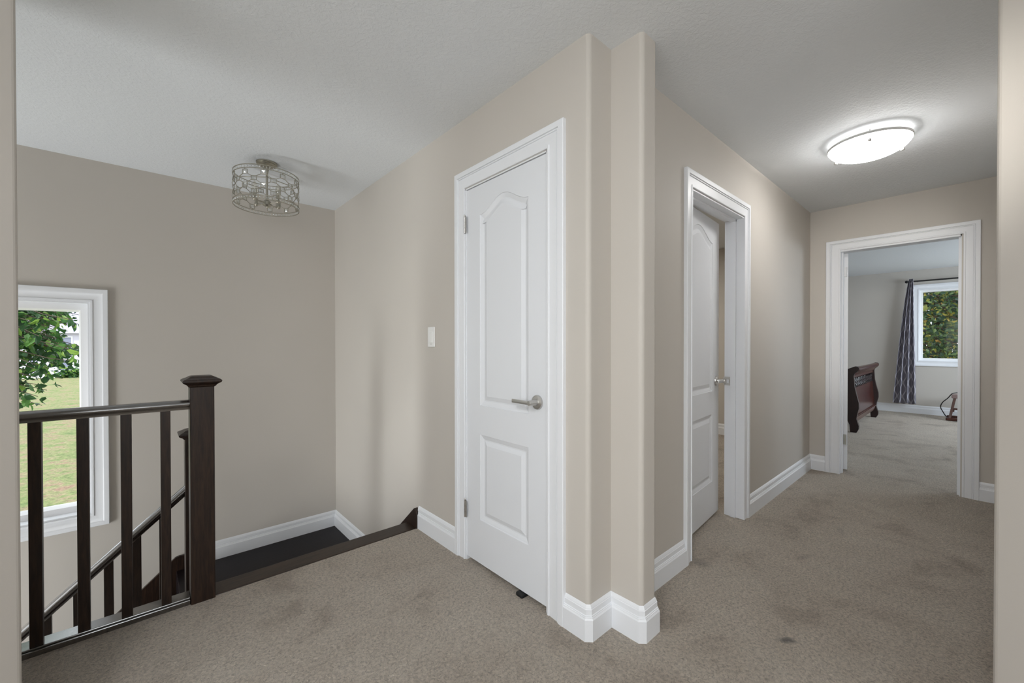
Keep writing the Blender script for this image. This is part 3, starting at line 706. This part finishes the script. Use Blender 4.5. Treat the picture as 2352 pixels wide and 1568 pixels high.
# ------------------------------------------------------------ bedroom: wooden step stool with cord
sx, sy = 9.42, .075
ws = empty('wooden_stool', (sx, sy, 0), label='small reddish wooden stool below the bedroom window', category='stool')
bm = bmesh.new(); box(bm, sx-.13, sx+.13, sy-.13, sy+.13, .345, .405, .008); link('seat', bm, plain('worn_stool_top', (.22, .15, .14, 1), .3), ws)
for a, b in ((-1, -1), (-1, 1), (1, -1), (1, 1)):
    bm = bmesh.new(); obox(bm, (sx+a*.165, sy+b*.150, .02), (sx+a*.10, sy+b*.095, .35), .042, .03, upv=(0, 1, 0), bev=.003); link('leg', bm, STOOLW, ws)
bm = bmesh.new(); box(bm, sx-.15, sx+.15, sy-.13, sy-.10, .14, .165); box(bm, sx-.15, sx+.15, sy+.10, sy+.13, .14, .165); box(bm, sx-.13, sx-.10, sy-.12, sy+.12, .17, .195); link('stretcher', bm, STOOLW, ws)
for a in (-1, 1):
    bm = bmesh.new(); box(bm, sx+a*.165-.024, sx+a*.165+.024, sy-.19, sy+.19, .0, .045, .012); link('foot_rail', bm, STOOLW, ws)
bm = bmesh.new(); pts = []
K = [(9.45, .05, .41), (9.40, .11, .435), (9.34, .17, .428), (9.32, .205, .408), (9.33, .245, .34), (9.35, .30, .27), (9.38, .325, .19), (9.38, .30, .12), (9.34, .26, .05), (9.27, .20, .012), (9.2, .08, .01), (9.17, -.1, .01)]
for i in range(len(K)-1):
    p0, p1, p2, p3 = (Vector(K[max(min(i+q, len(K)-1), 0)]) for q in (-1, 0, 1, 2))
    for t in (0, .25, .5, .75): pts.append(.5*((2*p1)+(p2-p0)*t+(2*p0-5*p1+4*p2-p3)*t*t+(3*p1-p0-3*p2+p3)*t**3))
pts.append(Vector(K[-1])); tube(bm, pts, .0065, 8)
link('power_cord', bm, BLACK, None, smooth=60, label='black cord draped over the small wooden stool in the bedroom', category='cord')

# ------------------------------------------------------------ bedroom: curtain and rod
cr = empty('curtain_rod', (9.70, .2, 2.238), label='black curtain rod above the bedroom window', category='curtain rod')
bm = bmesh.new(); tube(bm, [(9.70, .74, 2.240), (9.70, -.75, 2.240)], .0125, 14); link('rod', bm, BLACK, cr, smooth=40)
for y in (.745, -.755):
    bm = bmesh.new(); t = bmesh.new(); bmesh.ops.create_uvsphere(t, u_segments=16, v_segments=10, radius=.024); merge(bm, t, Matrix.Translation((9.70, y, 2.240))); link('finial', bm, BLACK, cr, smooth=60)
for y in (.62, -.65):
    bm = bmesh.new(); tube(bm, [(9.70, y, 2.240), (XF, y, 2.240)], .007, 8); link('bracket', bm, BLACK, cr)
bm = bmesh.new(); NU, NV = 90, 60; uvl = bm.loops.layers.uv.new('UVMap'); grid = []
for j in range(NV+1):
    t = j/NV; z = 2.285-t*(2.285-.168); e = t**.75
    yr = .664-(.664-.612)*t; yl = .712+(.900-.712)*e; amp = .010+.020*e
    row = []
    for i in range(NU+1):
        u = i/NU; ph = u*2*PI*3.1
        row.append((bm.verts.new((9.70-amp*1.6*math.sin(ph)-.006*math.sin(ph*2.3+1)-.02*t, yr+(yl-yr)*u+amp*.35*math.cos(ph), z+(.012*math.sin(ph) if j == NV else 0))), u, t))
    grid.append(row)
for j in range(NV):
    for i in range(NU):
        q = (grid[j][i], grid[j][i+1], grid[j+1][i+1], grid[j+1][i]); f = bm.faces.new([a[0] for a in q])
        for lp, a in zip(f.loops, q): lp[uvl].uv = (a[1], a[2])
o = link('curtain', bm, CURT, None, smooth=80, label='grey trellis-patterned curtain gathered left of the bedroom window', category='curtain')
md = o.modifiers.new('thickness', 'SOLIDIFY'); md.thickness = .003

# ------------------------------------------------------------ outside
GZ = -3.1
bm = bmesh.new(); N_ = 40
rr = random.Random(2)
box(bm, -90, 60, 4.3, 78, GZ-.3, GZ); box(bm, 10.2, 60, -40, 4.3, GZ-.3, GZ)
structure('lawn', bm, GRASS)
def leaves(name, mat, pts, size, seed, droop, parent):
    R_ = random.Random(seed); bm = bmesh.new()
    for p in pts:
        L = size*(.65+.7*R_.random()); wd = L*.30
        a = R_.random()*2*PI; el = -droop+R_.uniform(-.7, .7)
        d = Vector((math.cos(a)*math.cos(el), math.sin(a)*math.cos(el), math.sin(el)))
        s = d.cross(Vector((R_.uniform(-1, 1), R_.uniform(-1, 1), R_.uniform(-1, 1))))
        if s.length < .05: continue
        s.normalize(); n = s.cross(d); p = Vector(p)
        v = [bm.verts.new(p), bm.verts.new(p+d*L*.35+s*wd+n*L*.08), bm.verts.new(p+d*L*.72+s*wd*.62+n*L*.05), bm.verts.new(p+d*L-n*L*.12), bm.verts.new(p+d*L*.72-s*wd*.62+n*L*.05), bm.verts.new(p+d*L*.35-s*wd+n*L*.08), bm.verts.new(p+d*L*.5)]
        bm.faces.new((v[0], v[1], v[6])); bm.faces.new((v[1], v[2], v[6])); bm.faces.new((v[2], v[3], v[6])); bm.faces.new((v[3], v[4], v[6])); bm.faces.new((v[4], v[5], v[6])); bm.faces.new((v[5], v[0], v[6]))
    me = bpy.data.meshes.new(name); bm.to_mesh(me); bm.free(); me.materials.append(mat)
    o = bpy.data.objects.new(name, me); COL.objects.link(o); o.parent = parent; o.matrix_parent_inverse = parent.matrix_world.inverted(); return o
# tree hanging into the stair window's view
t1 = empty('tree', (-3.4, 7.2, GZ), label='leafy green tree hanging into the view of the stair window', category='tree')
R1 = random.Random(11); bt = bmesh.new(); tube(bt, [(-3.4, 7.2, GZ), (-3.35, 7.15, -1), (-3.3, 7.1, 1.2), (-3.4, 7.0, 3.2)], .2, 12, rs=[.24, .19, .15, .09]); link('trunk', bt, BARK, t1)
bt = bmesh.new(); pts = []
for k in range(190):
    y1_ = R1.uniform(5.5, 7.6); ra = R1.uniform(-.175, -.074); f_ = (ra+.142)/.06          # f_: 0 left edge of the view, 1 right edge
    zr = R1.uniform(.6, 2.0)
    if f_ > .75: zr = R1.choice((R1.uniform(1.35, 1.9), R1.uniform(1.0, 1.15), R1.uniform(1.4, 2.0)))
    elif f_ > .4: zr = R1.uniform(.82, 1.9)
    e = Vector((ra*y1_, y1_, 1.2+(zr-1.2)*y1_/6)); s0_ = Vector((-2.6, 6.6, e.z*.8+.5+R1.uniform(-.2, .4))); m_ = (s0_+e)/2+Vector((0, 0, .3)); P_ = []
    for t in [i/12 for i in range(13)]: P_.append((1-t)**2*s0_+2*t*(1-t)*m_+t*t*e+Vector((R1.uniform(-.02, .02), R1.uniform(-.02, .02), R1.uniform(-.02, .02))))
    tube(bt, P_, .01, 5, rs=[.012-.009*i/12 for i in range(13)])
    for q in range(34):
        t = .45+.55*R1.random()**.7; i = min(int(t*12), 11); b_ = P_[i].lerp(P_[i+1], t*12-i)
        pts.append(b_+Vector((R1.gauss(0, .035), R1.gauss(0, .05), R1.gauss(0, .04))))
link('branches', bt, BARK, t1)
leaves('foliage', LEAF1, pts, .078, 5, .75, t1)
bt = bmesh.new(); tube(bt, [(-3.3, 7.1, 1.0), (-2.9, 6.8, 1.5), (-2.5, 6.6, 2.0)], .03, 8); tube(bt, [(-3.3, 7.1, .6), (-2.8, 6.8, 1.1), (-2.55, 6.6, 1.3)], .03, 8); link('limbs', bt, BARK, t1)
# trees outside the bedroom window
t2 = empty('tree', (12.6, .4, GZ), label='dense green and yellow tree filling the bedroom window', category='tree')
R2 = random.Random(21); bt = bmesh.new(); tube(bt, [(12.9, 1.4, GZ), (12.85, 1.35, 0), (12.9, 1.3, 2.5), (13.0, 1.2, 4)], .2, 10, rs=[.22, .16, .11, .06]); link('trunk', bt, BARK, t2)
bt = bmesh.new(); pts = []
for k in range(60):
    z0_ = R2.uniform(.2, 3.2); s0_ = Vector((12.9, 1.3, z0_)); e = Vector((R2.uniform(11.3, 13.2), R2.uniform(-1.4, .4), z0_+R2.uniform(-.9, .4))); P_ = [s0_.lerp(e, i/8)+Vector((R2.uniform(-.04, .04),)*3) for i in range(9)]
    tube(bt, P_, .01, 5, rs=[.022-.018*i/8 for i in range(9)])
link('branches', bt, BARK, t2)
for k in range(11000): pts.append((R2.uniform(11.2, 13.3), R2.uniform(-1.3, 1.5), R2.uniform(.1, 3.1)))
leaves('foliage', LEAF2, pts, .085, 6, .5, t2)
t3 = empty('tree', (17, .5, GZ), label='darker tree behind the yellow-green one outside the bedroom window', category='tree')
bt = bmesh.new(); tube(bt, [(17, .5, GZ), (17, .6, 1), (17.1, .5, 5)], .2, 10, rs=[.3, .22, .1]); link('trunk', bt, BARK, t3)
pts = [(R2.uniform(15.5, 18.5), R2.uniform(-2.2, 2.6), R2.uniform(-1, 4.5)) for k in range(7000)]
leaves('foliage', LEAF2, pts, .26, 7, .4, t3)
# far houses beyond the lawn
def house(x0, x1, y0, y1, zt, zr, label, wins):
    h = empty('house', ((x0+x1)/2, (y0+y1)/2, GZ), label=label, category='house')
    bm = bmesh.new(); box(bm, x0, x1, y0, y1, GZ, zt); link('wall', bm, SIDING, h)
    bm = bmesh.new(); prism_ax(bm, [(y0-.5, zt), (y1+.5, zt), ((y0+y1)/2, zr)], 'x', x0-.5, x1+.5); link('roof', bm, ROOFM, h)
    for a, b, c_, d_ in wins:
        bm = bmesh.new(); box(bm, a, b, y0-.08, y0, c_, d_); f = link('window', bm, VINYL, h)
        bm = bmesh.new(); box(bm, a+.15, b-.15, y0-.1, y0-.08, c_+.15, d_-.15); link('pane', bm, PANED, f)
house(-9.6, 0, 80, 88, 2.6, 7.2, 'pale lilac house with grey roof far beyond the lawn', [(-8.9, -7.2, .4, 2.2), (-6.6, -4.4, .4, 2.2), (-3.5, -1.5, .4, 2.2), (-8.6, -7.4, -2.4, -.8)])
house(-24, -11.5, 82, 90, 1.8, 5.0, 'pale house left of the lilac one, behind the tree branches', [(-22, -20, -.4, 1.2), (-18.5, -16.6, -.4, 1.2), (-15, -13, -.4, 1.2)])
bs = empty('shrub', (-7.3, 77.2, GZ), label='low green shrub in front of the far lilac house', category='shrub')
R3 = random.Random(5); leaves('foliage', LEAF1, [(R3.gauss(-7.0, .7), R3.gauss(77, .5), GZ+abs(R3.gauss(.4, .5))) for k in range(500)], .4, 8, .2, bs)

S.unit_settings.system = 'METRIC'
